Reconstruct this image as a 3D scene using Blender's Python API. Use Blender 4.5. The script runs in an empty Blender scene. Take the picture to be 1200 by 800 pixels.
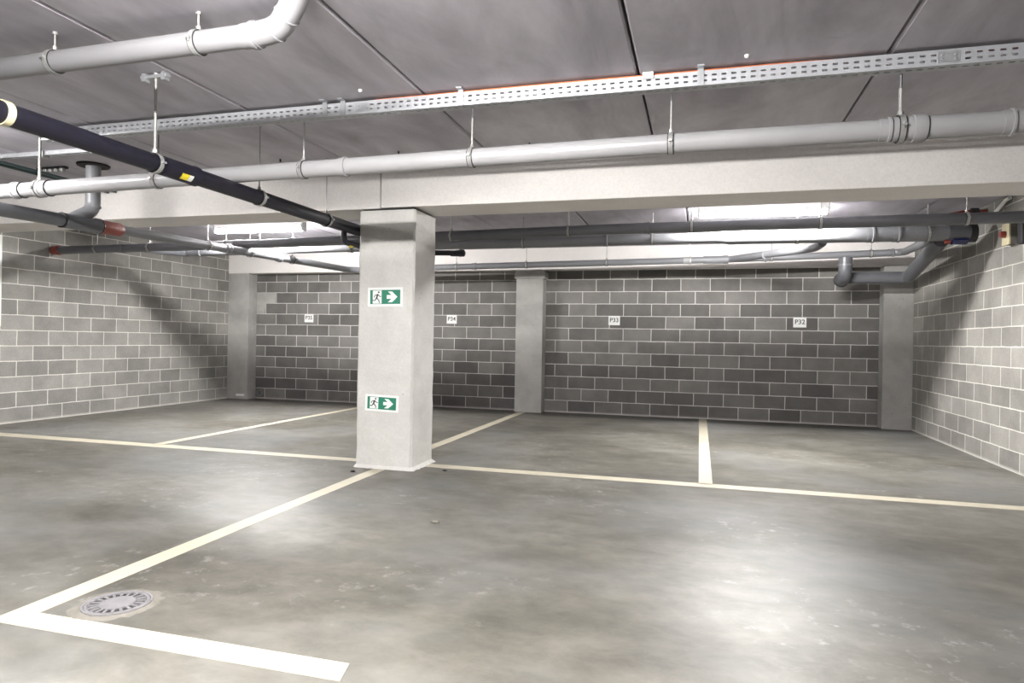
import bpy, bmesh, math, random
from mathutils import Vector, Matrix
random.seed(7)
SC = bpy.context.scene
COL = SC.collection
PI = math.pi

# ------------------------------------------------------------------ camera
YAW, PITCH, ROLL = math.radians(15.6757), math.radians(-0.0955), math.radians(0.9834)
fwd = Vector((-math.sin(YAW) * math.cos(PITCH), math.cos(YAW) * math.cos(PITCH), math.sin(PITCH)))
right = Vector((math.cos(YAW), math.sin(YAW), 0))
up = right.cross(fwd)
r2 = right * math.cos(ROLL) + up * math.sin(ROLL)
u2 = -right * math.sin(ROLL) + up * math.cos(ROLL)
cam_data = bpy.data.cameras.new('camera')
cam = bpy.data.objects.new('camera', cam_data)
COL.objects.link(cam)
cam_data.sensor_fit = 'HORIZONTAL'
cam_data.sensor_width = 36.0
cam_data.lens = 783.7085 / 1200 * 36.0
cam_data.clip_start = 0.05
M = Matrix((r2, u2, -fwd)).transposed().to_4x4()
M.translation = Vector((0, -10.9114, 1.1801))
cam.matrix_world = M
SC.camera = cam

# ------------------------------------------------------------------ world, exposure
world = bpy.data.worlds.new('garage_world')
world.use_nodes = True
world.node_tree.nodes['Background'].inputs[0].default_value = (0.8, 0.85, 1.0, 1)
world.node_tree.nodes['Background'].inputs[1].default_value = 0.01
SC.world = world
SC.view_settings.view_transform = 'Standard'
SC.view_settings.look = 'None'
SC.view_settings.gamma = 1.0
SC.view_settings.use_curve_mapping = False
SC.view_settings.exposure = 2.35
SC.cycles.use_denoising = True
SC.cycles.max_bounces = 10
SC.cycles.diffuse_bounces = 2
SC.cycles.glossy_bounces = 4
SC.cycles.sample_clamp_indirect = 6.0

LAMP_STRENGTH = 34.0
# tube lamps: centre x, centre y, length, label   (the fixtures hang under the ceiling)
LAMPS = [
    (-5.68, -3.24, 1.38, 3.4, 'long tube light glowing behind the beam, left of the concrete column'),
    (0.62, -3.24, 1.34, 3.4, 'long tube light glowing behind the beam, above the right bays'),
    (-1.35, -9.90, 1.40, 5.7, 'tube light on the ceiling near the camera'),
    (-5.46, -8.00, 1.30, 1.7, 'tube light on the ceiling to the left of the camera'),
]

XL, XR, YB, YF, H = -8.549, 2.917, 0.0, -13.0, 2.70

# ------------------------------------------------------------------ materials
def new_mat(name):
    m = bpy.data.materials.new(name)
    m.use_nodes = True
    nt = m.node_tree
    b = nt.nodes['Principled BSDF']
    return m, nt, b

def N(nt, typ, **kw):
    n = nt.nodes.new(typ)
    for k, v in kw.items():
        setattr(n, k, v)
    return n

def noise(nt, vec, scale, detail=4, rough=0.55, dist=0.0):
    n = N(nt, 'ShaderNodeTexNoise')
    n.inputs['Scale'].default_value = scale
    n.inputs['Detail'].default_value = detail
    n.inputs['Roughness'].default_value = rough
    n.inputs['Distortion'].default_value = dist
    nt.links.new(vec, n.inputs['Vector'])
    return n.outputs['Fac']

def ramp(nt, fac, stops):
    r = N(nt, 'ShaderNodeValToRGB')
    e = r.color_ramp.elements
    while len(e) < len(stops):
        e.new(0.5)
    for i, (p, c) in enumerate(stops):
        e[i].position = p
        e[i].color = (c[0], c[1], c[2], 1) if isinstance(c, (tuple, list)) else (c, c, c, 1)
    nt.links.new(fac, r.inputs['Fac'])
    return r.outputs['Color']

def mix(nt, fac, a, b, mode='MIX'):
    m = N(nt, 'ShaderNodeMix', data_type='RGBA', blend_type=mode)
    for sock, v in ((m.inputs[0], fac), (m.inputs[6], a), (m.inputs[7], b)):
        if hasattr(v, 'links'):
            nt.links.new(v, sock)
        elif isinstance(v, (int, float)):
            sock.default_value = v
        else:
            sock.default_value = (v[0], v[1], v[2], 1)
    return m.outputs[2]

def mapping(nt, scale=(1, 1, 1), loc=(0, 0, 0), rot=(0, 0, 0)):
    tc = N(nt, 'ShaderNodeTexCoord')
    mp = N(nt, 'ShaderNodeMapping')
    mp.inputs['Scale'].default_value = scale
    mp.inputs['Location'].default_value = loc
    mp.inputs['Rotation'].default_value = rot
    nt.links.new(tc.outputs['Object'], mp.inputs['Vector'])
    return mp.outputs['Vector']

def bump(nt, b, h, strength, dist=0.01):
    n = N(nt, 'ShaderNodeBump')
    n.inputs['Strength'].default_value = strength
    n.inputs['Distance'].default_value = dist
    nt.links.new(h, n.inputs['Height'])
    nt.links.new(n.outputs['Normal'], b.inputs['Normal'])

def math_node(nt, op, a, b=None):
    n = N(nt, 'ShaderNodeMath', operation=op)
    for s, v in ((n.inputs[0], a), (n.inputs[1], b)):
        if v is None:
            continue
        if hasattr(v, 'links'):
            nt.links.new(v, s)
        else:
            s.default_value = v
    return n.outputs[0]

def plain(name, col, rough=0.5, metal=0.0, var=0.0, scale=8.0, spec=None):
    m, nt, b = new_mat(name)
    b.inputs['Roughness'].default_value = rough
    b.inputs['Metallic'].default_value = metal
    if spec is not None:
        b.inputs['Specular IOR Level'].default_value = spec
    v = mapping(nt)
    f = noise(nt, v, scale, 3)
    lo = tuple(c * (1 - var) for c in col)
    hi = tuple(min(1, c * (1 + var)) for c in col)
    nt.links.new(ramp(nt, f, [(0.3, lo), (0.7, hi)]), b.inputs['Base Color'])
    return m

def concrete(name, lo, hi, rough=0.8, stain=0.25, stretch=(1, 1, 1), holes=True):
    m, nt, b = new_mat(name)
    v = mapping(nt, scale=stretch)
    v1 = mapping(nt)
    base = ramp(nt, noise(nt, v, 2.2, 6, 0.6, 0.3), [(0.3, lo), (0.72, hi)])
    st = ramp(nt, noise(nt, v, 0.8, 5, 0.65, 0.8), [(0.35, (1 - stain,) * 3), (0.6, (1, 1, 1))])
    c = mix(nt, 1.0, base, st, 'MULTIPLY')
    fine = noise(nt, v1, 60, 3)
    c = mix(nt, 0.12, c, ramp(nt, fine, [(0.3, 0.25), (0.7, 1.0)]), 'MULTIPLY')
    if holes:
        vo = N(nt, 'ShaderNodeTexVoronoi')
        vo.inputs['Scale'].default_value = 14
        nt.links.new(v1, vo.inputs['Vector'])
        pit = ramp(nt, vo.outputs['Distance'], [(0.06, (0.45,) * 3), (0.11, (1, 1, 1))])
        sel = ramp(nt, noise(nt, v1, 3.5, 2), [(0.55, 0.0), (0.6, 1.0)])
        c = mix(nt, sel, c, mix(nt, 1.0, c, pit, 'MULTIPLY'))
    nt.links.new(c, b.inputs['Base Color'])
    b.inputs['Roughness'].default_value = rough
    bump(nt, b, noise(nt, v1, 25, 5), 0.25, 0.01)
    return m

def block_wall(name, axis, shift, width, ca, cb, mortar=(0.66, 0.64, 0.60)):
    m, nt, b = new_mat(name)
    tc = N(nt, 'ShaderNodeTexCoord')
    sp = N(nt, 'ShaderNodeSeparateXYZ')
    nt.links.new(tc.outputs['Object'], sp.inputs[0])
    cb_ = N(nt, 'ShaderNodeCombineXYZ')
    # a slight wobble keeps the joints from being ruler straight
    wob = math_node(nt, 'MULTIPLY', math_node(nt, 'SUBTRACT', noise(nt, tc.outputs['Object'], 5, 2), 0.5), 0.012)
    a = math_node(nt, 'ADD', sp.outputs[axis], shift)
    nt.links.new(math_node(nt, 'ADD', a, wob), cb_.inputs[0])
    nt.links.new(math_node(nt, 'ADD', sp.outputs['Z'], wob), cb_.inputs[1])
    br = N(nt, 'ShaderNodeTexBrick')
    br.offset = 0.5
    br.offset_frequency = 2
    br.squash = 1.0
    br.inputs['Scale'].default_value = 1.0
    br.inputs['Brick Width'].default_value = width
    br.inputs['Row Height'].default_value = 0.2
    br.inputs['Mortar Size'].default_value = 0.0065
    br.inputs['Mortar Smooth'].default_value = 0.25
    br.inputs['Bias'].default_value = 0.0
    br.inputs['Color1'].default_value = (*ca, 1)
    br.inputs['Color2'].default_value = (*cb, 1)
    br.inputs['Mortar'].default_value = (*mortar, 1)
    nt.links.new(cb_.outputs[0], br.inputs['Vector'])
    n1 = ramp(nt, noise(nt, tc.outputs['Object'], 3.0, 5, 0.6), [(0.3, (0.80,) * 3), (0.7, (1.12,) * 3)])
    n2 = ramp(nt, noise(nt, tc.outputs['Object'], 90, 3), [(0.3, (0.86,) * 3), (0.7, (1.08,) * 3)])
    c = mix(nt, 1.0, br.outputs['Color'], n1, 'MULTIPLY')
    c = mix(nt, 1.0, c, n2, 'MULTIPLY')
    # mortar dust low on the wall
    lowz = N(nt, 'ShaderNodeMapRange')
    lowz.inputs['From Min'].default_value = 0.0
    lowz.inputs['From Max'].default_value = 0.035
    lowz.inputs['To Min'].default_value = 0.8
    lowz.inputs['To Max'].default_value = 0.0
    nt.links.new(sp.outputs['Z'], lowz.inputs['Value'])
    c = mix(nt, lowz.outputs[0], c, mortar)
    nt.links.new(c, b.inputs['Base Color'])
    b.inputs['Roughness'].default_value = 0.9
    hh = math_node(nt, 'ADD', math_node(nt, 'MULTIPLY', br.outputs['Fac'], -0.6),
                   math_node(nt, 'MULTIPLY', noise(nt, tc.outputs['Object'], 70, 4), 0.5))
    bump(nt, b, hh, 0.5, 0.006)
    return m

# polished power-floated floor
def floor_mat():
    m, nt, b = new_mat('polished_concrete_floor')
    v = mapping(nt)
    vs = mapping(nt, scale=(0.7, 1.0, 1.0), rot=(0, 0, 0.35))
    big = noise(nt, vs, 0.8, 8, 0.62, 0.35)
    c = ramp(nt, big, [(0.30, (0.070, 0.066, 0.055)), (0.5, (0.125, 0.118, 0.101)), (0.70, (0.190, 0.183, 0.163))])
    med = ramp(nt, noise(nt, vs, 5.0, 8, 0.7, 0.25), [(0.33, (0.72,) * 3), (0.66, (1.25,) * 3)])
    c = mix(nt, 1.0, c, med, 'MULTIPLY')
    # bluish cement haze and pale scuffed spots
    haze = ramp(nt, noise(nt, v, 0.55, 5, 0.55, 0.2), [(0.48, 0.0), (0.64, 0.45)])
    c = mix(nt, haze, c, (0.200, 0.206, 0.210))
    spots = math_node(nt, 'MULTIPLY', ramp(nt, noise(nt, v, 9.0, 8, 0.72), [(0.56, 0.0), (0.66, 1.0)]),
                      ramp(nt, noise(nt, vs, 0.9, 4, 0.5), [(0.50, 0.0), (0.62, 0.42)]))
    c = mix(nt, spots, c, (0.48, 0.475, 0.46))
    # main pipe's shade along the back wall foot, painted into the floor colour
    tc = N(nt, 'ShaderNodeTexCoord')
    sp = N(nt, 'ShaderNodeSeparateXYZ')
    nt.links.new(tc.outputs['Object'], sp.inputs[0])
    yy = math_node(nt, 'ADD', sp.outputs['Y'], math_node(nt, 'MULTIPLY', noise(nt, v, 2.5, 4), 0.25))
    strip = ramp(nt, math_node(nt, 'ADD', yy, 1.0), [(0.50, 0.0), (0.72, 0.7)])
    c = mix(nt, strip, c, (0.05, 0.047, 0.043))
    nt.links.new(c, b.inputs['Base Color'])
    rr = N(nt, 'ShaderNodeMapRange')
    rr.inputs['From Min'].default_value = 0.3
    rr.inputs['From Max'].default_value = 0.7
    rr.inputs['To Min'].default_value = 0.40
    rr.inputs['To Max'].default_value = 0.50
    nt.links.new(noise(nt, vs, 4.0, 7, 0.7, 0.3), rr.inputs['Value'])
    nt.links.new(rr.outputs[0], b.inputs['Roughness'])
    b.inputs['Specular IOR Level'].default_value = 0.30
    bump(nt, b, noise(nt, v, 5, 5, 0.6), 0.04, 0.01)
    return m

def ceiling_mat():
    m, nt, b = new_mat('precast_ceiling_concrete')
    v = mapping(nt, scale=(1.0, 0.35, 1.0))
    v1 = mapping(nt)
    c = ramp(nt, noise(nt, v, 1.7, 6, 0.62, 0.9), [(0.25, (0.36, 0.338, 0.385)), (0.5, (0.52, 0.495, 0.55)), (0.78, (0.66, 0.635, 0.69))])
    st = ramp(nt, noise(nt, v, 3.0, 5, 0.65, 0.5), [(0.32, (0.80,) * 3), (0.62, (1.06,) * 3)])
    c = mix(nt, 1.0, c, st, 'MULTIPLY')
    sc = ramp(nt, noise(nt, v1, 2.2, 7, 0.65, 0.6), [(0.62, 0.0), (0.74, 0.35)])
    c = mix(nt, sc, c, (0.52, 0.50, 0.50))
    nt.links.new(c, b.inputs['Base Color'])
    b.inputs['Roughness'].default_value = 0.62
    bump(nt, b, noise(nt, v1, 12, 5), 0.12, 0.01)
    return m

M_FLOOR = floor_mat()
M_CEIL = ceiling_mat()
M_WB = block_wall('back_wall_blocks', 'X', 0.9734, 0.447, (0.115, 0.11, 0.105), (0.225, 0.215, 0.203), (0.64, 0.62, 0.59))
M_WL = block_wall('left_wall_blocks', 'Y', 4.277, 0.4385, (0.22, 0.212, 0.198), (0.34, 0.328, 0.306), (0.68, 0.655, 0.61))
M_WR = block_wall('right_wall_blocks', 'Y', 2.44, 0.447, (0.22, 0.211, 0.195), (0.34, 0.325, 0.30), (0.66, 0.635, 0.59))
M_BEAM = concrete('pale_beam_concrete', (0.84, 0.80, 0.78), (0.92, 0.885, 0.86), 0.75, 0.05, (0.6, 1, 1), False)
M_COLUMN = concrete('pale_column_concrete', (0.55, 0.535, 0.51), (0.67, 0.655, 0.63), 0.75, 0.12)
M_PILAST = concrete('grey_pilaster_concrete', (0.36, 0.35, 0.33), (0.50, 0.49, 0.47), 0.8, 0.2)
M_LINE = plain('cream_line_paint', (0.46, 0.42, 0.33), 0.55, 0, 0.07, 5)
M_PVC = plain('grey_pvc', (0.34, 0.335, 0.345), 0.32, 0, 0.06, 3)
M_PVCT = plain('toned_down_grey_pvc', (0.235, 0.23, 0.24), 0.38, 0, 0.06, 3)  # same pvc with a darker colour, offsets the lamp's overexposure on the elbow
M_PVCD = plain('dark_grey_pvc', (0.115, 0.118, 0.13), 0.35, 0, 0.10, 3)
M_PVCM = plain('mid_grey_pvc', (0.20, 0.202, 0.216), 0.36, 0, 0.08, 3)
M_BLACK = plain('black_violet_insulation', (0.0085, 0.0075, 0.016), 0.5, 0, 0.2, 6)
M_RUBBER = plain('black_rubber', (0.02, 0.02, 0.022), 0.6, 0, 0.1)
M_RED = plain('brick_red_pvc', (0.27, 0.055, 0.04), 0.5, 0, 0.12)
M_BLUE = plain('dark_blue_plastic', (0.012, 0.018, 0.09), 0.4, 0, 0.1)
M_GALV = plain('galvanised_steel', (0.46, 0.47, 0.49), 0.4, 0.5, 0.10, 30)
M_ZINC = plain('white_zinc_clamp', (0.36, 0.357, 0.35), 0.4, 0.35, 0.08, 30)
M_ROD = plain('pale_threaded_rod', (0.40, 0.39, 0.375), 0.45, 0.3, 0.1, 60)
M_THREAD = plain('dark_threaded_rod', (0.16, 0.16, 0.17), 0.5, 0.6, 0.2, 80)
M_TRAY = plain('galvanised_tray', (0.50, 0.51, 0.54), 0.45, 0.3, 0.06, 12)
M_WHITE = plain('white_plastic', (0.82, 0.82, 0.80), 0.4, 0, 0.03)
M_GREEN = plain('sign_green', (0.022, 0.20, 0.125), 0.45, 0, 0.05)
M_INK = plain('sign_dark_ink', (0.05, 0.06, 0.06), 0.5, 0, 0.05)
M_YEL = plain('yellow_label', (0.80, 0.66, 0.03), 0.45, 0, 0.1)
M_ORANGE = plain('orange_cable', (0.62, 0.16, 0.05), 0.5, 0, 0.1)
M_TEAL = plain('teal_grey_conduit', (0.045, 0.075, 0.078), 0.4, 0, 0.1)
M_CREAM = plain('cream_plastic', (0.66, 0.60, 0.40), 0.45, 0, 0.05)
M_IRON = plain('cast_iron_grate', (0.27, 0.26, 0.27), 0.5, 0.4, 0.12, 25)
M_DARK = plain('dark_gap', (0.02, 0.018, 0.016), 0.9, 0, 0.1)
M_MORTAR = concrete('rough_mortar', (0.13, 0.12, 0.10), (0.22, 0.205, 0.18), 0.9, 0.2, (3, 3, 3))

def emit_mat(power):
    m, nt, b = new_mat('glowing_lamp_diffuser')
    b.inputs['Base Color'].default_value = (0.9, 0.9, 0.9, 1)
    b.inputs['Emission Color'].default_value = (1.0, 0.985, 0.96, 1)
    b.inputs['Emission Strength'].default_value = LAMP_STRENGTH * power
    return m

# ------------------------------------------------------------------ mesh helpers
def obj(name, bm, mat, parent=None, smooth=False, loc=None):
    me = bpy.data.meshes.new(name)
    bmesh.ops.recalc_face_normals(bm, faces=bm.faces[:])
    bm.to_mesh(me)
    bm.free()
    if smooth:
        for p in me.polygons:
            p.use_smooth = True
        try:
            me.set_sharp_from_angle(angle=math.radians(40))
        except Exception:
            pass
    me.materials.append(mat)
    o = bpy.data.objects.new(name, me)
    COL.objects.link(o)
    if parent is not None:
        o.parent = parent
        o.matrix_parent_inverse = Matrix.Translation(-parent.location)
    return o

def tag(o, label, cat, group=None, kind=None):
    if label: o['label'] = label
    if cat: o['category'] = cat
    if group: o['group'] = group
    if kind: o['kind'] = kind
    return o

def thing(name, label, cat, loc, group=None):
    o = bpy.data.objects.new(name, None)
    o.empty_display_size = 0.05
    o.location = Vector(loc)
    COL.objects.link(o)
    return tag(o, label, cat, group)

def box(bm, x0, x1, y0, y1, z0, z1, bev=0.0):
    r = bmesh.ops.create_cube(bm, size=1.0)
    vs = r['verts']
    bmesh.ops.scale(bm, vec=(abs(x1 - x0), abs(y1 - y0), abs(z1 - z0)), verts=vs)
    bmesh.ops.translate(bm, vec=((x0 + x1) / 2, (y0 + y1) / 2, (z0 + z1) / 2), verts=vs)
    if bev > 0:
        es = list({e for v in vs for e in v.link_edges})
        bmesh.ops.bevel(bm, geom=es, offset=bev, segments=2, profile=0.5, affect='EDGES')
    return bm

def BX(*a, **k):
    return box(bmesh.new(), *a, **k)

def arc_path(pts, rad=0.1, n=7):
    """polyline with its inner corners rounded"""
    pts = [Vector(p) for p in pts]
    out = [pts[0]]
    for i in range(1, len(pts) - 1):
        a, b, c = pts[i - 1], pts[i], pts[i + 1]
        d1, d2 = (a - b), (c - b)
        t = min(rad, d1.length * 0.49, d2.length * 0.49)
        p, q = b + d1.normalized() * t, b + d2.normalized() * t
        for k in range(n + 1):
            s = k / n
            out.append(p * (1 - s) ** 2 + b * 2 * s * (1 - s) + q * s * s)
    out.append(pts[-1])
    return out

def tube(bm, pts, r, seg=20, cap=True):
    pts = [Vector(p) for p in pts]
    rs = r if isinstance(r, (list, tuple)) else [r] * len(pts)
    prev = None
    rings = []
    nrm = None
    for i, p in enumerate(pts):
        if i == 0: t = (pts[1] - p).normalized()
        elif i == len(pts) - 1: t = (p - pts[i - 1]).normalized()
        else:
            a, b = (p - pts[i - 1]), (pts[i + 1] - p)
            t = ((a.normalized() if a.length > 1e-9 else b.normalized()) + (b.normalized() if b.length > 1e-9 else a.normalized())).normalized()
        if nrm is None:
            nrm = t.orthogonal().normalized()
        else:
            nrm = (nrm - t * nrm.dot(t)).normalized()
        bn = t.cross(nrm)
        ring = [bm.verts.new(p + (nrm * math.cos(2 * PI * k / seg) + bn * math.sin(2 * PI * k / seg)) * rs[i]) for k in range(seg)]
        rings.append(ring)
    for a, b in zip(rings, rings[1:]):
        for k in range(seg):
            bm.faces.new((a[k], a[(k + 1) % seg], b[(k + 1) % seg], b[k]))
    if cap:
        bm.faces.new(rings[0][::-1])
        bm.faces.new(rings[-1])
    return bm

def T(pts, r, seg=20):
    return tube(bmesh.new(), pts, r, seg)

def lathe_along(bm, c, axis, prof, seg=24):
    """prof: list of (offset along axis, radius)"""
    c, axis = Vector(c), Vector(axis).normalized()
    return tube(bm, [c + axis * t for t, _ in prof], [r for _, r in prof], seg)

def lathe_tube(c, axis, prof, seg=24):
    # robust version of lathe_along: the frame is fixed, so steps may share an offset
    bm = bmesh.new()
    c, axis = Vector(c), Vector(axis).normalized()
    n = axis.orthogonal().normalized(); b = axis.cross(n)
    rings = [[bm.verts.new(c + axis * t + (n * math.cos(2 * PI * k / seg) + b * math.sin(2 * PI * k / seg)) * r) for k in range(seg)] for t, r in prof]
    for p, q in zip(rings, rings[1:]):
        for k in range(seg):
            bm.faces.new((p[k], p[(k + 1) % seg], q[(k + 1) % seg], q[k]))
    bm.faces.new(rings[0][::-1]); bm.faces.new(rings[-1])
    return bm

def socket(c, axis, r, length=0.07):
    """push-fit socket: sleeve with a raised bead at its mouth"""
    l = length / 2
    return lathe_tube(c, axis, [(-l, r), (-l, r + .0045), (l * .35, r + .0045), (l * .45, r + .011), (l * .85, r + .011), (l, r + .006), (l, r)])

def collar(c, axis, r, w=0.012, h=0.006):
    return lathe_tube(c, axis, [(-w / 2, r - .002), (-w / 2, r + h * .8), (0, r + h), (w / 2, r + h * .8), (w / 2, r - .002)])

def strap(bm, c, axis, r, w=0.025, th=0.004):
    """pipe clip band: a hollow ring of real thickness"""
    c, axis = Vector(c), Vector(axis).normalized()
    n = axis.orthogonal().normalized(); b = axis.cross(n)
    seg = 28
    prof = [(-w / 2, r), (-w / 2, r + th), (w / 2, r + th), (w / 2, r)]
    rings = []
    for k in range(seg):
        d = n * math.cos(2 * PI * k / seg) + b * math.sin(2 * PI * k / seg)
        rings.append([bm.verts.new(c + axis * t + d * rr) for t, rr in prof])
    for k in range(seg):
        p, q = rings[k], rings[(k + 1) % seg]
        for j in range(4):
            bm.faces.new((p[j], p[(j + 1) % 4], q[(j + 1) % 4], q[j]))
    return bm

def hanger(c, axis, r, label, group, top=H, rod_r=0.006, dark_from=None, plate=True, name='pipe_hanger', mat_rod=None):
    """ceiling plate, rod and pipe clip; c = pipe centre"""
    c = Vector(c)
    axis = Vector(axis).normalized()
    side = axis.cross(Vector((0, 0, 1))).normalized()
    t = thing(name, label, 'pipe hanger', (c.x, c.y, top), group)
    bm = bmesh.new()
    strap(bm, c, axis, r + 0.0025, 0.026, 0.005)
    for s in (-1, 1):                                    # clip ears with their screws
        e = c + side * s * (r + 0.012)
        m0 = len(bm.verts)
        box(bm, e.x - .011, e.x + .011, e.y - .011, e.y + .011, e.z - .006, e.z + .006)
        tube(bm, [e - Vector((0, 0, .016)), e + Vector((0, 0, .016))], 0.0035, 8)
    obj('clip_band', bm, M_ZINC, t, True)
    bm = bmesh.new(); strap(bm, c, axis, r + 0.0025, 0.036, 0.0022)
    obj('rubber_lining', bm, M_RUBBER, t, True)
    zt = c.z + r + .004
    obj('clip_nut', T([(c.x, c.y, zt - .002), (c.x, c.y, zt + .022)], rod_r + .006, 6), M_ZINC, t)
    split = top if dark_from is None else dark_from
    obj('rod', T([(c.x, c.y, zt), (c.x, c.y, split)], rod_r, 10), mat_rod or M_ROD, t, True)
    if dark_from is not None:
        obj('thread', T([(c.x, c.y, split), (c.x, c.y, top)], rod_r * .75, 8), M_THREAD, t, True)
    if plate:
        obj('anchor_nut', T([(c.x, c.y, top), (c.x, c.y, top - .012)], rod_r + .008, 6), M_ZINC, t)
    return t

# ------------------------------------------------------------------ the room
def struct(name, bm, mat):
    return tag(obj(name, bm, mat), None, None, kind='structure')

struct('floor', BX(XL - .2, XR + .2, YF, YB + .2, -0.2, 0.0), M_FLOOR)
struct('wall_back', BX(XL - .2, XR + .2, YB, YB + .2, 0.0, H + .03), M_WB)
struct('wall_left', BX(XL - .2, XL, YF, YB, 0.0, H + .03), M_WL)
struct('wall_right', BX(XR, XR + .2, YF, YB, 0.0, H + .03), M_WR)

# precast ceiling planks with open joints
bm = bmesh.new()
def planks(y0, y1, joints):
    xs = [XL - .2] + sorted(joints) + [XR + .2]
    for a, b in zip(xs, xs[1:]):
        g = 0.007
        z0 = H
        ch = 0.010
        v = [bm.verts.new(p) for p in (
            (a + g, y0, H + .16), (a + g, y0, z0 + ch), (a + g + ch, y0, z0), (b - g - ch, y0, z0), (b - g, y0, z0 + ch), (b - g, y0, H + .16),
            (a + g, y1, H + .16), (a + g, y1, z0 + ch), (a + g + ch, y1, z0), (b - g - ch, y1, z0), (b - g, y1, z0 + ch), (b - g, y1, H + .16))]
        for i in range(5):
            bm.faces.new((v[i], v[i + 1], v[i + 7], v[i + 6]))
        bm.faces.new((v[0], v[5], v[4], v[3], v[2], v[1]))
        bm.faces.new((v[6], v[7], v[8], v[9], v[10], v[11]))
planks(YF, -5.15, [-8.2, -6.9, -5.6, -4.287, -2.957, -1.68, -0.362, 0.917, 2.2])
planks(-5.15, YB + .2, [-7.73, -6.47, -5.21, -3.95, -2.69, -1.43, -0.17, 1.09, 2.35])
box(bm, XL - .2, XR + .2, YF - .2, YB + .2, H + .1, H + .3)
struct('ceiling', bm, M_CEIL)

# ------------------------------------------------------------------ beams, column, pilasters
def beam(x0, x1, y0, y1, z0, label):
    bm = BX(x0, x1, y0, y1, z0, H + .06, bev=0.008)
    return tag(obj('concrete_beam', bm, M_BEAM), label, 'beam')
beam(XL, -2.806, -5.41, -4.92, 2.352, 'pale concrete beam crossing left of the column, behind the black pipe')
beam(-2.798, XR, -5.41, -4.92, 2.358, 'long pale concrete beam running right from the column to the right wall')
beam(XL, XR, -0.25, 0.0, 2.345, 'pale concrete beam along the top of the back wall')

colm = thing('concrete_column', 'pale square concrete column with two green exit signs', 'column', (-2.735, -5.17, 0))
bm = bmesh.new()
box(bm, -3.012, -2.458, -5.41, -4.922, 0, 2.335)
es = [e for e in bm.edges if abs(e.verts[0].co.z - e.verts[1].co.z) > 1]
bmesh.ops.bevel(bm, geom=es, offset=0.018, segments=1, affect='EDGES')
bmesh.ops.subdivide_edges(bm, edges=[e for e in bm.edges if abs(e.verts[0].co.z - e.verts[1].co.z) > 1], cuts=24, use_grid_fill=True)
for v in bm.verts:                                       # slightly chipped arrises
    if 0.01 < v.co.z < 2.3:
        v.co.x += random.uniform(-.003, .003); v.co.y += random.uniform(-.002, .002)
obj('shaft', bm, M_COLUMN, colm)
obj('bearing_pad', BX(-2.985, -2.485, -5.385, -4.945, 2.335, 2.352), M_RUBBER, colm)
# rough mortar skirt at the foot
bm = bmesh.new()
n = 64
def skirt(k, grow):
    # a rounded rectangle outline round the column foot
    a = 2 * PI * k / n
    cx, cy = -2.735, -5.166
    hx, hy = .277, .244
    dx, dy = math.cos(a), math.sin(a)
    s = 1 / max(abs(dx) / hx, abs(dy) / hy)
    return Vector((cx + dx * s + dx * grow, cy + dy * s + dy * grow, 0))
ro = [random.uniform(.015, .045) for _ in range(n)]
ins = [bm.verts.new(skirt(k, -.004) + Vector((0, 0, .035))) for k in range(n)]
outs = [bm.verts.new(skirt(k, ro[k]) + Vector((0, 0, .001))) for k in range(n)]
for k in range(n):
    bm.faces.new((ins[k], ins[(k + 1) % n], outs[(k + 1) % n], outs[k]))
obj('mortar_skirt', bm, M_COLUMN, colm, True)

def pilaster(x0, x1, label, cap=False):
    t = thing('wall_pilaster', label, 'pilaster', ((x0 + x1) / 2, -.125, 0))
    top = 2.345
    bm = BX(x0, x1, -.25, 0, 0, top, bev=.008)
    obj('shaft', bm, M_PILAST, t)
    if cap:
        bm = bmesh.new()
        f = -.285
        pts = [(x0 - .02, 2.20), (x1 + .03, 2.20), (x1 + .03, 2.30), (x1 - .01, 2.343), (x0 + .02, 2.343), (x0 - .02, 2.28)]
        a = [bm.verts.new((x, f, z)) for x, z in pts]
        b = [bm.verts.new((x, -.001, z)) for x, z in pts]
        bm.faces.new(a); bm.faces.new(b[::-1])
        for i in range(6):
            bm.faces.new((a[i], b[i], b[(i + 1) % 6], a[(i + 1) % 6]))
        obj('corbel', bm, M_PILAST, t)
    return t
pilaster(-8.549, -8.10, 'grey concrete pilaster in the back left corner')
pilaster(-2.935, -2.48, 'grey concrete pilaster with a wider cap in the middle of the back wall', True)
pilaster(2.53, 2.917, 'grey concrete pilaster in the back right corner')

# ------------------------------------------------------------------ painted lines
def painted(pts, label):
    bm = bmesh.new()
    z = .0018
    top = [bm.verts.new((x, y, z)) for x, y in pts]
    bot = [bm.verts.new((x, y, .0)) for x, y in pts]
    bm.faces.new(top)
    for i in range(len(pts)):
        bm.faces.new((top[i], bot[i], bot[(i + 1) % len(pts)], top[(i + 1) % len(pts)]))
    return tag(obj('painted_line', bm, M_LINE), label, 'floor line', 'cream parking bay lines on the floor')
painted([(-3.03, -5.16), (-3.03, -5.03), (XL + .02, -5.00), (XL + .02, -5.20)], 'cream cross line from the column to the left wall')
painted([(-2.44, -5.18), (XR - .02, -5.19), (XR - .02, -5.045), (-2.44, -5.03)], 'cream cross line from the column to the right wall')
painted([(0.012, -5.06), (0.124, -5.06), (0.124, -.02), (0.010, -.02)], 'cream divider line between the two right bays')
painted([(-2.862, -4.90), (-2.742, -4.90), (-2.742, -.27), (-2.862, -.27)], 'cream divider line from behind the column to the middle pilaster')
painted([(-5.642, -5.03), (-5.52, -5.03), (-5.46, -.02), (-5.575, -.02)], 'cream divider line on the left bay floor, reaching the back wall')
painted([(-2.815, -5.43), (-2.775, -8.858), (-1.17, -8.858), (-1.20, -8.737), (-2.655, -8.737), (-2.70, -5.43)], 'cream L shaped line from the column foot round the floor drain')

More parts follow.
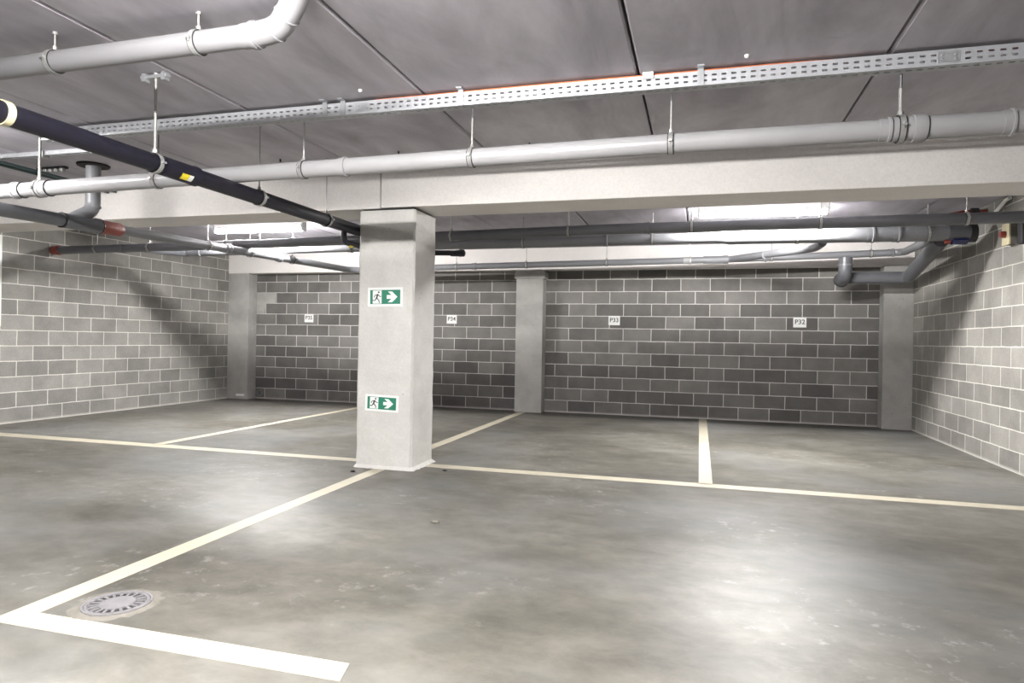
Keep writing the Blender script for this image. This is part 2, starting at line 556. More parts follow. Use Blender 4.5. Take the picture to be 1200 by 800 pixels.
# ------------------------------------------------------------------ floor drain
dx, dy = -2.425, -8.565
dr = thing('floor_drain', 'round cast iron floor drain in the corner of the L shaped line', 'drain', (dx, dy, 0))
bm = bmesh.new()
n = 48
ri = [bm.verts.new((dx + .138 * math.cos(2 * PI * k / n), dy + .138 * math.sin(2 * PI * k / n), .006)) for k in range(n)]
rm = []
for k in range(n):
    r = .150 + random.uniform(-.005, .008)
    rm.append(bm.verts.new((dx + r * math.cos(2 * PI * k / n), dy + r * math.sin(2 * PI * k / n), .007 + random.uniform(-.002, .003))))
rr_ = []
for k in range(n):
    r = .170 + random.uniform(-.008, .02)
    rr_.append(bm.verts.new((dx + r * math.cos(2 * PI * k / n), dy + r * math.sin(2 * PI * k / n), .0005)))
for k in range(n):
    bm.faces.new((ri[k], ri[(k + 1) % n], rm[(k + 1) % n], rm[k]))
    bm.faces.new((rm[k], rm[(k + 1) % n], rr_[(k + 1) % n], rr_[k]))
obj('mortar_collar', bm, M_MORTAR, dr, True)
obj('sump', lathe_tube((dx, dy, 0), (0, 0, 1), [(0.0005, .128), (.002, .128)], 40), M_DARK, dr)
bm = bmesh.new()
strap(bm, (dx, dy, .005), (0, 0, 1), .128, .009, .010)
obj('frame_ring', bm, M_IRON, dr, True)
bm = bmesh.new()
tube(bm, [(dx, dy, .003), (dx, dy, .009)], .074, 40)
strap(bm, (dx, dy, .006), (0, 0, 1), .112, .006, .014)
for k in range(20):                                      # bars between the slots
    a = 2 * PI * k / 20
    c, s = math.cos(a), math.sin(a)
    w = .0062
    q = [(.070, -w * .75), (.116, -w), (.116, w), (.070, w * .75)]
    lo = [bm.verts.new((dx + u * c - v * s, dy + u * s + v * c, .003)) for u, v in q]
    hi = [bm.verts.new((dx + u * c - v * s, dy + u * s + v * c, .009)) for u, v in q]
    bm.faces.new(hi); bm.faces.new(lo[::-1])
    for i in range(4):
        bm.faces.new((lo[i], lo[(i + 1) % 4], hi[(i + 1) % 4], hi[i]))
obj('grate', bm, M_IRON, dr)

# ------------------------------------------------------------------ lamps
for x, y, L, power, lab in LAMPS:
    t = thing('tube_light', lab, 'ceiling light', (x, y, H), 'long tube lights on the ceiling')
    bm = BX(x - L / 2, x + L / 2, y - .05, y + .05, H - .09, H, bev=.008)
    obj('housing', bm, M_WHITE, t)
    bm = bmesh.new()                                     # half round diffuser
    n = 14
    rows = []
    for xx in (x - L / 2 + .03, x + L / 2 - .03):
        rows.append([bm.verts.new((xx, y + .046 * math.cos(PI * k / n), H - .09 - .046 * math.sin(PI * k / n))) for k in range(n + 1)])
    for k in range(n):
        bm.faces.new((rows[0][k], rows[0][k + 1], rows[1][k + 1], rows[1][k]))
    bm.faces.new(rows[0][::-1]); bm.faces.new(rows[1])
    obj('diffuser', bm, emit_mat(power), t, True)
    for s in (-1, 1):
        xe = x + s * (L / 2 - .02)
        obj('end_cap', BX(xe - .016, xe + .016, y - .052, y + .052, H - .138, H - .006, bev=.008), M_WHITE, t)

# ------------------------------------------------------------------ pipes
X_, Y_, Z_ = Vector((1, 0, 0)), Vector((0, 1, 0)), Vector((0, 0, 1))
def lerp_z(tab, x):
    for (a, za), (b, zb) in zip(tab, tab[1:]):
        if a <= x <= b:
            return za + (zb - za) * (x - a) / (b - a)
    return tab[0][1] if x < tab[0][0] else tab[-1][1]

# front grey drain pipe
P1 = [(-8.549, 2.225), (-2.53, 2.293), (0.0, 2.318), (2.917, 2.320)]
p1 = lambda x: Vector((x, -7.0, lerp_z(P1, x)))
t = thing('drain_pipe', 'light grey drain pipe hung in front of the pale beam, crossing the whole view', 'pipe', p1(-8.5))
obj('pipe_run', T([p1(-8.549), p1(-2.53), p1(0), p1(1.0)], .055, 28), M_PVC, t, True)
obj('pipe_run', T([p1(1.0), p1(2.0), p1(2.917)], .059, 28), M_PVC, t, True)
for x in (-5.04, -4.78):
    obj('socket', socket(p1(x), -X_, .055, .09), M_PVC, t, True)
    obj('seal_ring', collar(p1(x + .047), X_, .055, .007, .008), M_RUBBER, t, True)
obj('socket', socket(p1(-2.26), X_, .055, .05), M_PVC, t, True)
obj('socket', socket(p1(0.915), X_, .055, .06), M_PVC, t, True)
obj('socket', lathe_tube(p1(1.0), X_, [(-.05, .056), (-.05, .063), (.045, .064), (.046, .071), (.100, .073), (.106, .070), (.107, .058)]), M_PVC, t, True)
obj('seal_ring', collar(p1(1.110), X_, .059, .006, .004), M_RUBBER, t, True)
obj('socket', socket(p1(1.47), X_, .059, .05), M_PVC, t, True)

g = 'hangers of the front grey drain pipe'
hanger(p1(-4.84), X_, .060, 'rod hanger of the front grey pipe at the left edge, below the short strut', g, rod_r=.010)
hanger(p1(-3.745), X_, .055, 'rod hanger of the front grey pipe just under the black pipe', g, dark_from=2.5)
hanger(p1(-2.56), X_, .055, 'rod hanger of the front grey pipe left above the column', g, dark_from=2.62)
hanger(p1(-1.376), X_, .055, 'rod hanger of the front grey pipe right of the column, by the slanting ceiling joint', g, dark_from=2.55)
hanger(p1(-0.178), X_, .055, 'rod hanger of the front grey pipe near the middle of the view', g, dark_from=2.56)
hanger(p1(0.99), X_, .066, 'thick white rod hanger at the collar of the front grey pipe, right side', g, rod_r=.0105, dark_from=2.53)

# black insulated pipe
bk = lambda y: Vector((-3.08, y, 2.178))
t = thing('insulated_pipe', 'black insulated pipe running back from upper left to behind the column', 'pipe', bk(-9.3))
obj('pipe_run', T([bk(-9.6), bk(-4.75)], .052, 28), M_BLACK, t, True)
obj('sleeve', lathe_tube(bk(-7.53), Y_, [(-.14, .052), (-.14, .057), (.10, .058), (.11, .062), (.14, .062), (.145, .052)]), M_BLACK, t, True)
bm = bmesh.new()                                         # curved label wrapped on the camera side
def wrap(bm, cy0, cy1, r, a0, a1, cx=-3.08, cz=2.178):
    n = 6
    A = []
    for k in range(n + 1):
        a = a0 + (a1 - a0) * k / n
        A.append([bm.verts.new((cx + r * math.cos(a), y, cz + r * math.sin(a))) for y in (cy0, cy1)])
    for k in range(n):
        bm.faces.new((A[k][0], A[k][1], A[k + 1][1], A[k + 1][0]))
wrap(bm, -7.56, -7.50, .0592, -1.05, -.35)
obj('yellow_label', bm, M_YEL, t)['label'] = 'yellow label'
bm = bmesh.new(); wrap(bm, -7.50, -7.465, .0592, -1.05, -.35)
obj('white_label', bm, M_WHITE, t)['label'] = 'white label'
obj('branch', T(arc_path([(-3.08, -5.56, 2.178), (-3.08, -5.56, 2.035), (-3.08, -4.70, 2.05), (-2.38, -4.70, 2.035)], .06), .026, 18), M_BLACK, t, True)
obj('branch_coupling', lathe_tube((-2.31, -4.70, 2.03), X_, [(-.09, .02), (-.07, .030), (.0, .032), (.02, .036), (.06, .034), (.07, .02)]), M_BLACK, t, True)
bm = bmesh.new(); wrap(bm, -5.50, -5.43, .038, -1.6, -.7, cz=2.037)
obj('white_label', bm, M_YEL, t)['label'] = 'pale yellow label'
bm = bmesh.new(); strap(bm, bk(-8.60), Y_, .0525, .034, .006)
obj('cream_clip', bm, M_CREAM, t, True)['label'] = 'wide cream clip at the left edge'
g = 'hangers of the black insulated pipe'
h = hanger(bk(-7.72), Y_, .053, 'long white rod hanger of the black pipe, under the small ceiling bracket', g, rod_r=.008)
bm = bmesh.new()
box(bm, -3.18, -2.99, -7.735, -7.705, 2.672, 2.690)
for x in (-3.155, -3.015):
    box(bm, x - .012, x + .012, -7.74, -7.70, 2.655, 2.70)
obj('ceiling_bracket', bm, M_GALV, h)
hanger(bk(-6.76), Y_, .053, 'thin rod hanger of the black pipe behind the front grey pipe', g, rod_r=.005)
hanger(bk(-5.86), Y_, .053, 'last rod hanger of the black pipe, in front of the beam beside the column', g, rod_r=.005)

# upper left grey pipe with elbow up into the ceiling
tl = lambda x: Vector((x, -8.28, 2.553 + (x + 2.7) * .008))
t = thing('drain_pipe', 'fat grey pipe close under the ceiling at upper left, ending in an elbow', 'pipe', tl(-5))
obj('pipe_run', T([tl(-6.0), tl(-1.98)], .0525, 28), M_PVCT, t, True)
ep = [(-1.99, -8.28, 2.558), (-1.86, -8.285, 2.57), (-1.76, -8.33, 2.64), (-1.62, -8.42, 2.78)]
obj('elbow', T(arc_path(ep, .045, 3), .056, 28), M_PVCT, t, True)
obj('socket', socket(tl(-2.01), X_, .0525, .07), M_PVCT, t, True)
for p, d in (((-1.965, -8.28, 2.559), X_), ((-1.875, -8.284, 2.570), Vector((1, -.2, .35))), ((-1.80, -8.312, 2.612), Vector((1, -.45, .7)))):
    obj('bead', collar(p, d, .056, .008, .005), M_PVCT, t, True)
g = 'hangers of the fat grey pipe at upper left'
hanger(tl(-3.17), X_, .0525, 'short hanger of the fat upper left pipe, nearer the left edge', g, rod_r=.005)
hanger(tl(-2.30), X_, .0525, 'short hanger of the fat upper left pipe, nearer its elbow', g, rod_r=.005)

# far pipes behind the beam
PA = [(-8.549, 2.302), (-5.1, 2.319), (-.83, 2.378), (2.917, 2.382)]
pa = lambda x: Vector((x, -3.8, lerp_z(PA, x)))
t = thing('drain_pipe', 'dark grey pipe just behind the beam, topmost of the rear pipes', 'pipe', pa(-8.5))
obj('pipe_run', T([pa(-8.549), pa(-5.1), pa(-.83), pa(2.917)], .055, 24), M_PVCD, t, True)
obj('red_socket', socket(pa(-8.47), X_, .055, .12), M_RED, t, True)['label'] = 'brick red socket near the left wall'
for x in (-5.6, -.55, -7.35):
    obj('socket', socket(pa(x), X_, .054, .06), M_PVCD, t, True)
g = 'hangers of the dark rear pipe'
for x, lab in ((-7.78, 'short hanger of the dark rear pipe next to its red socket'), (-6.92, 'hanger of the dark rear pipe left of the glowing left light'),
               (-5.75, 'hanger of the dark rear pipe under the left light'), (-2.73, 'hanger of the dark rear pipe right beside the column'),
               (-1.383, 'hanger of the dark rear pipe above the middle pilaster'), (-.099, 'hanger of the dark rear pipe at the left end of the right light'),
               (1.117, 'hanger of the dark rear pipe at the right end of the right light'), (2.365, 'hanger of the dark rear pipe near the right wall')):
    hanger(pa(x), X_, .055, lab, g, rod_r=.006, plate=False)

PB = [(-8.549, 2.335), (-3, 2.37), (.2, 2.385), (2.72, 2.368)]
pb = lambda x: Vector((x, -2.92, lerp_z(PB, x) + .011))
t = thing('drain_pipe', 'large grey main pipe under the rear lights with a black and blue end cap', 'pipe', pb(-8.5))
obj('pipe_run', T([pb(-7.16), pb(-3), pb(-2.9)], .052, 24), M_PVCM, t, True)
obj('cross_link', T(arc_path([pb(-6.95), pb(-7.16), (-7.16, -3.74, 2.318), (-7.3, -3.8, 2.308)], .09), .052, 24), M_PVCD, t, True)
obj('pipe_run', T([pb(-2.95), pb(-1), pb(.2)], .0625, 24), M_PVCM, t, True)
obj('reducer', lathe_tube(pb(.25), X_, [(-.10, .0625), (-.08, .068), (-.02, .068), (.05, .084), (.12, .084)]), M_PVCM, t, True)
obj('pipe_run', T([pb(.3), pb(1.5), pb(2.70)], .080, 28), M_PVCM, t, True)
for x in (-6.9, -4.5):
    obj('socket', socket(pb(x), X_, .052, .07), M_PVCM, t, True)
for x in (-1.1, ):
    obj('socket', socket(pb(x), X_, .0625, .05), M_PVCM, t, True)
for x in (1.75, 2.0):
    obj('socket', socket(pb(x), X_, .080, .07), M_PVCM, t, True)
obj('pale_ring', collar(pb(2.02), X_, .081, .02, .008), M_ZINC, t, True)
obj('coupling', lathe_tube(pb(2.60), X_, [(-.12, .080), (-.12, .088), (.07, .088), (.07, .080)]), M_PVCD, t, True)
obj('end_cap', lathe_tube(pb(2.71), X_, [(-.03, .08), (-.03, .096), (.03, .096), (.035, .06)]), M_RUBBER, t, True)
bm = bmesh.new()
for k in range(1):
    c = pb(2.60)
    seg = 12
    A = []
    for i in range(seg + 1):
        a = PI * 1.25 + PI * .42 * i / seg
        A.append([bm.verts.new((c.x + s, c.y + r * math.cos(a), c.z + r * math.sin(a))) for s, r in ((-.08, .089), (-.08, .118), (.06, .118), (.06, .089))])
    for p, q in zip(A, A[1:]):
        for j in range(4):
            bm.faces.new((p[j], p[(j + 1) % 4], q[(j + 1) % 4], q[j]))
    bm.faces.new(A[0]); bm.faces.new(A[-1][::-1])
obj('blue_saddle', bm, M_BLUE, t, True)['label'] = 'dark blue saddle under the pipe end'
obj('red_plug', lathe_tube(pb(2.475) + Vector((0, -.02, -.088)), X_, [(-.025, .012), (-.02, .024), (.03, .024)]), M_RED, t, True)
g = 'hangers of the large grey main pipe'
for x, r, lab in ((-5.9, .052, 'hanger of the main pipe behind the left light'), (-2.122, .0625, 'double clip of the main pipe right of the column'),
                  (-.553, .0625, 'hanger of the main pipe left of the right light'), (1.02, .080, 'hanger of the main pipe under the right end of the right light'),
                  (2.30, .080, 'hanger of the main pipe near its black end cap')):
    hanger(pb(x), X_, r, lab, g, rod_r=.006, plate=False)

PC = [(-5.6, 2.304), (-3.82, 2.334), (.31, 2.386), (2.6, 2.446)]
pc = lambda x, y=-.9: Vector((x, y, lerp_z(PC, x)))
t = thing('drain_pipe', 'thin grey rear pipe in front of the back beam, forking towards the main pipe', 'pipe', pc(-5.0))
obj('pipe_run', T([pc(-5.44), pc(-3.8), pc(.28)], .047, 22), M_PVCM, t, True)
obj('pipe_run', T(arc_path([pc(.28), pc(1.5), pc(2.60), (2.38, -2.80, 2.34)], .16), .047, 22), M_PVCM, t, True)
obj('branch', T(arc_path([pc(.20), pc(.42), (1.26, -2.60, 2.30), (1.30, -2.80, 2.33)], .12), .047, 22), M_PVCM, t, True)
obj('socket', socket(pc(-.19), X_, .047, .11), M_PVC, t, True)
obj('fork', lathe_tube(pc(.15), X_, [(-.12, .047), (-.12, .055), (.14, .055), (.16, .061), (.22, .061), (.22, .047)]), M_PVCM, t, True)
for x in (-3.45, .85, 2.45):
    obj('socket', socket(pc(x), X_, .047, .07), M_PVCM, t, True)
obj('bead', collar((.80, -1.68, 2.34), (.84, -1.7, -.07), .047, .03, .007), M_PVCM, t, True)
obj('tee', T(arc_path([(1.89, -.93, 2.382), (1.89, -.93, 2.12), (1.89, -.66, 2.10)], .12), .086, 24), M_PVCD, t, True)
obj('bead', collar((1.89, -.93, 2.28), Z_, .086, .025, .007), M_PVCM, t, True)
obj('tee_mouth', collar((1.89, -.66, 2.10), Y_, .086, .035, .014), M_RUBBER, t, True)
obj('return_run', T(arc_path([(1.92, -.72, 2.125), (2.71, -.72, 2.125), (2.45, -2.86, 2.33)], .12), .082, 24), M_PVCD, t, True)
g = 'hangers of the thin rear pipe'
for x, lab in ((-3.75, 'hanger of the thin rear pipe just right of the column'),
               (-2.60, 'hanger of the thin rear pipe above the middle pilaster'), (-1.36, 'hanger of the thin rear pipe right of the middle pilaster'),
               (.95, 'hanger of the thin rear pipe by its fork'), (2.21, 'hanger of the thin rear pipe near its right elbow')):
    hanger(pc(x), X_, .047, lab, g, rod_r=.005, plate=False)

# left pipe running back under the beam, with its down pipe
A0, A1 = Vector((-5.29, -6.15, 2.152)), Vector((-5.60, -1.02, 2.300))
dL = (A1 - A0).normalized()
l1 = lambda y: A0 + (A1 - A0) * ((y + 6.15) / (A1.y - A0.y))
t = thing('drain_pipe', 'grey pipe running back at left under the beam, with a red socket', 'pipe', l1(-8.5))
obj('pipe_run', T([l1(-9.2), l1(-6.2)], .055, 24), M_PVCD, t, True)
obj('pipe_run', T(arc_path([l1(-6.2), l1(-2.6), A1, (-5.40, -.9, 2.308)], .14), .048, 24), M_PVCM, t, True)
obj('down_pipe', T(arc_path([(-5.30, -6.12, 2.70), (-5.30, -6.12, 2.29), (-5.31, -6.32, 2.165)], .07), .061, 24), M_PVCM, t, True)
obj('bead', collar((-5.30, -6.12, 2.32), Z_, .061, .02, .006), M_PVCM, t, True)
obj('ceiling_collar', lathe_tube((-5.30, -6.12, 2.69), Z_, [(-.006, .10), (-.006, .13), (.009, .135)]), M_DARK, t, True)
obj('junction', lathe_tube(l1(-6.24), dL, [(-.20, .055), (-.19, .064), (.12, .064), (.14, .070), (.17, .070), (.17, .055)]), M_PVCD, t, True)
obj('seal_ring', collar(l1(-6.45), dL, .057, .012, .010), M_RUBBER, t, True)
obj('seal_ring', collar(l1(-6.06), dL, .055, .012, .016), M_RUBBER, t, True)
obj('red_socket', lathe_tube(l1(-5.93), dL, [(-.12, .05), (-.12, .062), (.10, .062), (.12, .055)]), M_RED, t, True)['label'] = 'brick red socket'
for y in (-4.2, -3.1, -7.2):
    obj('socket', socket(l1(y), dL, .053, .08), M_PVCM, t, True)
g = 'hangers of the left pipe running back'
for y, lab in ((-4.55, 'hanger of the left pipe running back, close behind the beam'), (-3.75, 'hanger of the left pipe running back, before the left light'),
               (-2.75, 'hanger of the left pipe running back, beside the column')):
    hanger(l1(y), dL, .053, lab, g, rod_r=.005, plate=False)

# ------------------------------------------------------------------ cable tray
def perf(bm, O, U, V, nu, p, rows, width, sl=.025, sw=.0105):
    """sheet of nu pitches along U and width along V with slots centred on rows"""
    vs = [0.0]
    for r in rows: vs += [r - sw / 2, r + sw / 2]
    vs.append(width)
    us = []
    for i in range(nu):
        us += [i * p, i * p + (p - sl) / 2, i * p + (p + sl) / 2]
    us.append(nu * p)
    G = [[bm.verts.new(O + U * a + V * b) for b in vs] for a in us]
    for i in range(len(us) - 1):
        for j in range(len(vs) - 1):
            if i % 3 == 1 and j % 2 == 1:
                continue
            bm.faces.new((G[i][j], G[i + 1][j], G[i + 1][j + 1], G[i][j + 1]))
tray = thing('cable_tray', 'slotted galvanised cable tray crossing under the ceiling', 'cable tray', (-4.7, -7.09, 2.60))
p = .0505
n_ = int((XR - .01 + 4.72) / p)
x0 = -4.72
def solid(o, th):
    m = o.modifiers.new('sheet', 'SOLIDIFY'); m.thickness = th; m.offset = 0
def channel(name, O, U, W, nu):
    bm = bmesh.new()
    perf(bm, O, U, Z_, nu, p, [.024, .052], .078)                      # near side
    perf(bm, O, U, W, nu, p, [.037], .074, sl=.028, sw=.011)           # bottom
    perf(bm, O + W * .074, U, Z_, nu, p, [.024, .052], .078)           # far side
    o = obj(name, bm, M_TRAY, tray)
    solid(o, .0016)
channel('tray_run', Vector((x0, -7.09, 2.602)), X_, Y_, n_)
channel('tray_return', Vector((-4.60, -9.1, 2.602)), Y_, -X_, 39)
for x in (-2.08, 1.18):
    bm = BX(x - .05, x + .05, -7.0935, -7.0905, 2.612, 2.668)
    for q in (-.03, .03):
        tube(bm, [(x + q, -7.098, 2.63), (x + q, -7.09, 2.63)], .006, 8)
        tube(bm, [(x + q, -7.098, 2.652), (x + q, -7.09, 2.652)], .006, 8)
    obj('joint_plate', bm, M_GALV, tray)
for x, dz in ((-.02, 0), (-1.42, .0), (-2.22, 0), (-2.35, -.02)):
    bm = BX(x - .018, x + .018, -7.100, -7.092, 2.598, 2.668)
    box(bm, x - .018, x + .018, -7.14, -7.092, 2.690, 2.698)
    box(bm, x - .016, x + .016, -7.098, -7.092, 2.668, 2.698)
    obj('fixing_bracket', bm, M_GALV, tray)
o = obj('electric_cable', T([(-2.0, -7.075, 2.684), (-1.0, -7.075, 2.688), (.4, -7.075, 2.686), (1.3, -7.07, 2.670), (2.9, -7.06, 2.65)], .006, 10), M_ORANGE, None, True)
tag(o, 'thin orange cable lying along the top of the cable tray', 'cable')
# small printed tag on the tray by the ceiling joint
o = obj('cable_tag', BX(-.335, -.275, -7.105, -7.100, 2.660, 2.697), M_WHITE)
tag(o, 'small white tag fixed at the tray by the middle ceiling joint', 'tag')

# ------------------------------------------------------------------ strut, conduits and clip at the left
t = thing('steel_strut', 'thin steel strut under the ceiling at the left, holding the pipe rod', 'strut', (-5.3, -6.53, 2.69))
bm = bmesh.new()
box(bm, -6.2, -4.68, -6.58, -6.572, 2.665, 2.70); box(bm, -6.2, -4.68, -6.548, -6.540, 2.665, 2.70); box(bm, -6.2, -4.68, -6.58, -6.54, 2.692, 2.70)
obj('channel', bm, M_GALV, t)
for x in (-5.86, -5.33, -4.80):
    obj('clamp', BX(x - .02, x + .02, -6.60, -6.53, 2.645, 2.70, bev=.004), M_ZINC, t)
t = thing('steel_strut', 'short white strut above the left end of the front grey pipe', 'strut', (-4.75, -6.9, 2.69))
obj('channel', BX(-4.87, -4.60, -7.0, -6.97, 2.665, 2.70, bev=.003), M_ZINC, t)
for k, lab in ((0, 'teal grey conduit under the ceiling at far left, the nearer of the pair'), (1, 'teal grey conduit under the ceiling at far left, the farther of the pair')):
    o = obj('conduit', T([(-5.78 - .10 * k, -8.0, 2.63), (-5.78 - .10 * k, -5.42, 2.63)], .013, 12), M_TEAL, None, True)
    tag(o, lab, 'conduit', 'teal conduits at the left')
t = thing('conduit_clip', 'row of small white clips on a dark rail beside the teal conduits', 'clip', (-5.7, -6.1, 2.69))
obj('rail', BX(-5.93, -5.60, -6.15, -6.11, 2.680, 2.70), M_RUBBER, t)
for k in range(5):
    obj('clip', BX(-5.91 + .065 * k, -5.875 + .065 * k, -6.16, -6.12, 2.652, 2.680, bev=.004), M_ZINC, t)

# ------------------------------------------------------------------ ceiling anchors
for x, y, lab in ((-2.03, -7.22, 'white plug in the ceiling above the tray, left of centre'), (.213, -7.20, 'white plug in the ceiling above the tray, right of centre')):
    t = thing('ceiling_plug', lab, 'ceiling plug', (x, y, H), 'ceiling plugs')
    obj('plug_head', lathe_tube((x, y, H), -Z_, [(-.002, .012), (.004, .013), (.014, .010), (.017, .004)], 16), M_WHITE, t, True)
for x, y, lab in ((-3.49, -5.93, 'dark bolt hanging from the ceiling above the front grey pipe, leftmost of three'),
                  (-2.384, -5.93, 'dark bolt hanging from the ceiling above the column'),
                  (-1.286, -5.93, 'dark bolt hanging from the ceiling right of the slanting joint')):
    t = thing('ceiling_anchor', lab, 'ceiling anchor', (x, y, H), 'dark ceiling bolts')
    obj('bolt', T([(x, y, H), (x + .004, y, H - .035)], .007, 8), M_RUBBER, t)
    obj('washer', T([(x + .004, y, H - .030), (x + .005, y, H - .040)], .016, 12), M_ZINC, t)

# ------------------------------------------------------------------ exit signs on the column
def poly(bm, pts, y, th=.0012):
    a = [bm.verts.new((x, y, z)) for x, z in pts]
    b = [bm.verts.new((x, y + th, z)) for x, z in pts]
    bm.faces.new(a); bm.faces.new(b[::-1])
    for i in range(len(pts)):
        bm.faces.new((a[i], b[i], b[(i + 1) % len(pts)], a[(i + 1) % len(pts)]))
def exit_sign(cx, cz, w, h, tilt, label):
    t = thing('exit_sign', label, 'exit sign', (cx, -5.41, cz), 'exit signs on the column')
    parts = []
    y = -5.4135
    S = lambda pts: [(cx + u * w / 2, cz + v * h / 2) for u, v in pts]
    parts.append(obj('panel', BX(cx - w / 2, cx + w / 2, y, -5.409, cz - h / 2, cz + h / 2, bev=.001), M_WHITE, t))
    iw, ih = .86, .74
    bm = bmesh.new()
    poly(bm, S([(-iw, -ih), (-iw * .83, -ih), (-iw * .83, ih), (-iw, ih)]), y - .0012)
    poly(bm, S([(-.20, -ih), (iw, -ih), (iw, ih), (-.20, ih)]), y - .0012)
    poly(bm, S([(-iw, ih * .93), (-.20, ih * .93), (-.20, ih), (-iw, ih)]), y - .0010)
    poly(bm, S([(-iw, -ih), (-.20, -ih), (-.20, -ih * .93), (-iw, -ih * .93)]), y - .0010)
    parts.append(obj('green_field', bm, M_GREEN, t))
    bm = bmesh.new()
    poly(bm, S([(.10, -.20), (.36, -.20), (.16, -.56), (.40, -.56), (.70, 0), (.40, .56), (.16, .56), (.36, .20), (.10, .20)]), y - .0026)
    parts.append(obj('arrow', bm, M_WHITE, t))
    bm = bmesh.new()
    def limb(a, b, wd):
        A, B = Vector((cx + a[0] * w / 2, 0, cz + a[1] * h / 2)), Vector((cx + b[0] * w / 2, 0, cz + b[1] * h / 2))
        d = (B - A).normalized(); nn = Vector((-d.z, 0, d.x)) * wd
        poly(bm, [((A + nn).x, (A + nn).z), ((A - nn).x, (A - nn).z), ((B - nn * .8).x, (B - nn * .8).z), ((B + nn * .8).x, (B + nn * .8).z)], y - .0014)
    hc = (-.37, .50)
    poly(bm, [(cx + hc[0] * w / 2 + .0085 * math.cos(2 * PI * k / 14), cz + hc[1] * h / 2 + .0085 * math.sin(2 * PI * k / 14)) for k in range(14)], y - .0014)
    limb((-.42, .30), (-.50, -.14), .0085)               # trunk
    limb((-.41, .28), (-.60, .16), .0038); limb((-.60, .16), (-.63, -.06), .0035)
    limb((-.40, .26), (-.30, .04), .0038); limb((-.30, .04), (-.22, .08), .0035)
    limb((-.48, -.12), (-.36, -.34), .0052); limb((-.36, -.34), (-.33, -.64), .0042)
    limb((-.51, -.12), (-.58, -.36), .0052); limb((-.58, -.36), (-.72, -.34), .0042)
    parts.append(obj('running_figure', bm, M_INK, t))
    t.rotation_euler = (0, math.radians(tilt), 0)
    return t
exit_sign(-2.738, 1.552, .346, .172, -0.6, 'upper green exit sign with arrow on the column, at eye height')
exit_sign(-2.755, .592, .330, .150, 1.6, 'lower green exit sign with arrow on the column, near the floor')

# ------------------------------------------------------------------ bay number plates
def text_mesh(s, size, name, mat, parent, loc):
    cu = bpy.data.curves.new('lettering', 'FONT')
    cu.body = s; cu.size = size; cu.extrude = .0006; cu.offset = .0016
    cu.align_x = 'CENTER'; cu.align_y = 'CENTER'
    o = bpy.data.objects.new('lettering', cu)
    COL.objects.link(o)
    dg = bpy.context.evaluated_depsgraph_get()
    me = bpy.data.meshes.new_from_object(o.evaluated_get(dg))
    bpy.data.objects.remove(o)
    me.transform(Matrix.Translation(Vector(loc)) @ Matrix.Rotation(PI / 2, 4, 'X'))
    me.materials.clear(); me.materials.append(mat)
    q = bpy.data.objects.new(name, me)
    COL.objects.link(q)
    q.parent = parent
    q.matrix_parent_inverse = Matrix.Translation(-parent.location)
    return q
for s, cx, cz in (('P35', -6.973, 1.527), ('P34', -4.155, 1.529), ('P33', -1.343, 1.531), ('P32', 1.452, 1.526)):
    t = thing('bay_sign', 'small white plate reading %s on the back wall' % s, 'sign', (cx, 0, cz), 'bay number plates')
    obj('plate', BX(cx - .092, cx + .092, -.008, 0, cz - .076, cz + .076, bev=.002), M_WHITE, t)
    text_mesh(s, .098, 'bay_number', M_INK, t, (cx, -.0095, cz + .004))

# ------------------------------------------------------------------ small things on the walls
t = thing('isolator_switch', 'cream box with a red rotary knob high on the right wall', 'switch', (XR, -3.36, 2.28))
obj('back_box', BX(2.855, XR, -3.44, -3.30, 2.19, 2.39, bev=.006), M_MORTAR, t)
obj('front_plate', BX(2.838, 2.856, -3.45, -3.29, 2.185, 2.395, bev=.004), M_CREAM, t)
obj('knob', lathe_tube((2.838, -3.37, 2.29), -X_, [(0, .034), (.03, .032), (.045, .026), (.05, .0)], 16), M_RED, t, True)
t = thing('cable_box', 'small black box beside the cream switch at the right edge', 'junction box', (XR, -3.60, 2.26))
obj('case', BX(2.862, XR, -3.66, -3.555, 2.165, 2.365, bev=.01), M_RUBBER, t)
obj('gland', T([(2.889, -3.61, 2.36), (2.889, -3.61, 2.41)], .016, 12), M_ZINC, t)
o = obj('wall_socket', BX(2.875, XR, -3.80, -3.70, 2.14, 2.215, bev=.006), M_WHITE)
tag(o, 'small white wall box at the right edge, next to the black box', 'wall box')
o = obj('conduit', T([(2.885, -2.95, 2.55), (2.885, -3.24, 2.645), (2.885, -3.34, 2.65)], .018, 12), M_WHITE, None, True)
tag(o, 'short slanting white conduit high on the right wall above the rear pipe', 'conduit')
t = thing('pipe_stub', 'dull red pipe stub with a black coupling entering the right wall under the ceiling', 'pipe', (2.917, -2.70, 2.64))
obj('pipe_run', T([(2.42, -2.9, 2.56), (2.70, -2.75, 2.63), (2.917, -2.70, 2.64)], .022, 14), M_RED, t, True)
obj('coupling', lathe_tube((2.80, -2.725, 2.635), X_, [(-.04, .02), (-.04, .04), (.03, .04), (.03, .02)]), M_RUBBER, t, True)
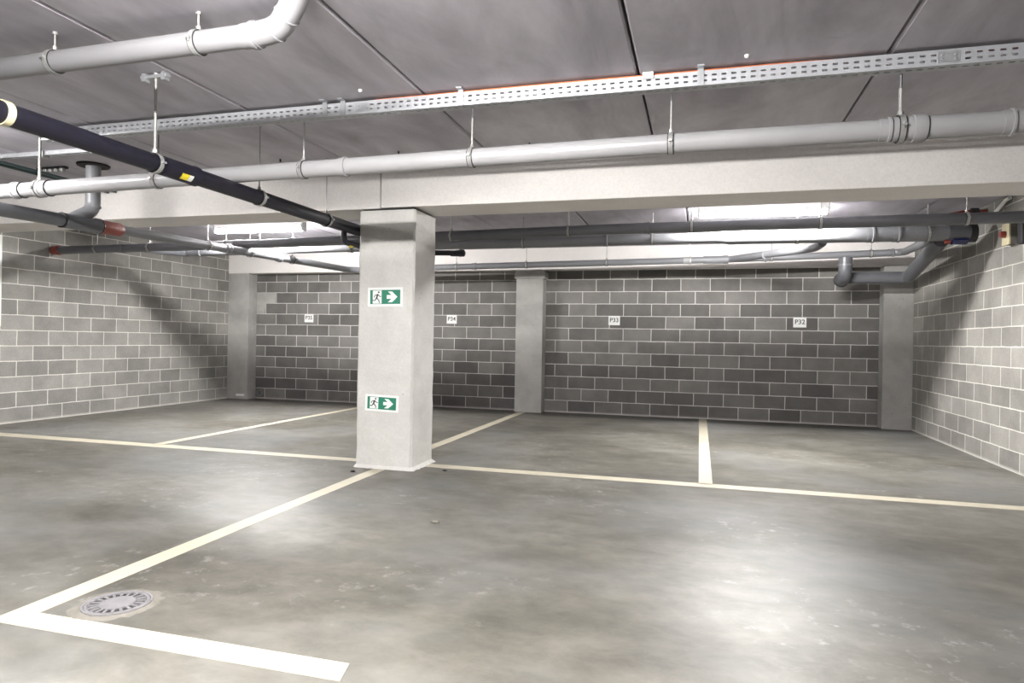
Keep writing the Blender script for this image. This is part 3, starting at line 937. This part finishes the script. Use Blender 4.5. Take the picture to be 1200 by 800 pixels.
o = obj('cable_trunking', BX(XL, XL + .02, -4.57, -4.50, 1.25, 2.40, bev=.003), M_WHITE)
tag(o, 'narrow white cable trunking on the left wall at the frame edge', 'trunking')
t = thing('wall_sleeve', 'round pipe sleeve set in mortar low on the back wall at left', 'pipe sleeve', (-8.0, 0, .11))
bm = BX(-8.085, -7.915, -.006, 0, .03, .19, bev=.003)
obj('mortar_patch', bm, M_MORTAR, t)
bm = bmesh.new(); strap(bm, (-8.0, -.012, .105), Y_, .048, .03, .008)
obj('sleeve_ring', bm, M_PVCM, t, True)
obj('plug', lathe_tube((-8.0, -.004, .105), Y_, [(-.012, .047), (0.0, .048)]), M_PVCD, t)
bm = bmesh.new()
pp = [(-8.10, 1.60), (-7.93, 1.605), (-7.90, 1.79), (-7.70, 1.805), (-7.69, 1.995), (-8.10, 2.0)]
a = [bm.verts.new((x, -.004, z)) for x, z in pp]; b = [bm.verts.new((x, 0, z)) for x, z in pp]
bm.faces.new(a); bm.faces.new(b[::-1])
for i in range(6):
    bm.faces.new((a[i], b[i], b[(i + 1) % 6], a[(i + 1) % 6]))
tag(obj('mortar_patch', bm, M_PILAST), 'pale mortar patch on the back wall beside the left pilaster', 'mortar patch')
o = obj('wall_tag', BX(-8.34, -8.16, -.256, -.25, .055, .098, bev=.002), M_WHITE)
tag(o, 'small white tag at the foot of the back left pilaster', 'tag')
# loose chips of mortar lying on the floor
for i, (x, y, s, lab) in enumerate(((-2.92, -5.62, .018, 'dark pebble on the floor by the L shaped line near the column'),
                                    (-2.18, -5.30, .016, 'dark pebble on the cross line right of the column'),
                                    (-1.62, -6.9, .022, 'pale mortar chip on the floor in front of the column'))):
    bm = bmesh.new()
    bmesh.ops.create_icosphere(bm, subdivisions=2, radius=s)
    for v in bm.verts:
        v.co = Vector((v.co.x * 1.3 + x, v.co.y + y, max(0, v.co.z * .5 + s * .3))) + Vector((random.uniform(-1, 1), random.uniform(-1, 1), 0)) * s * .15
    o = obj('mortar_chip', bm, M_DARK if i < 2 else M_MORTAR)
    tag(o, lab, 'pebble')
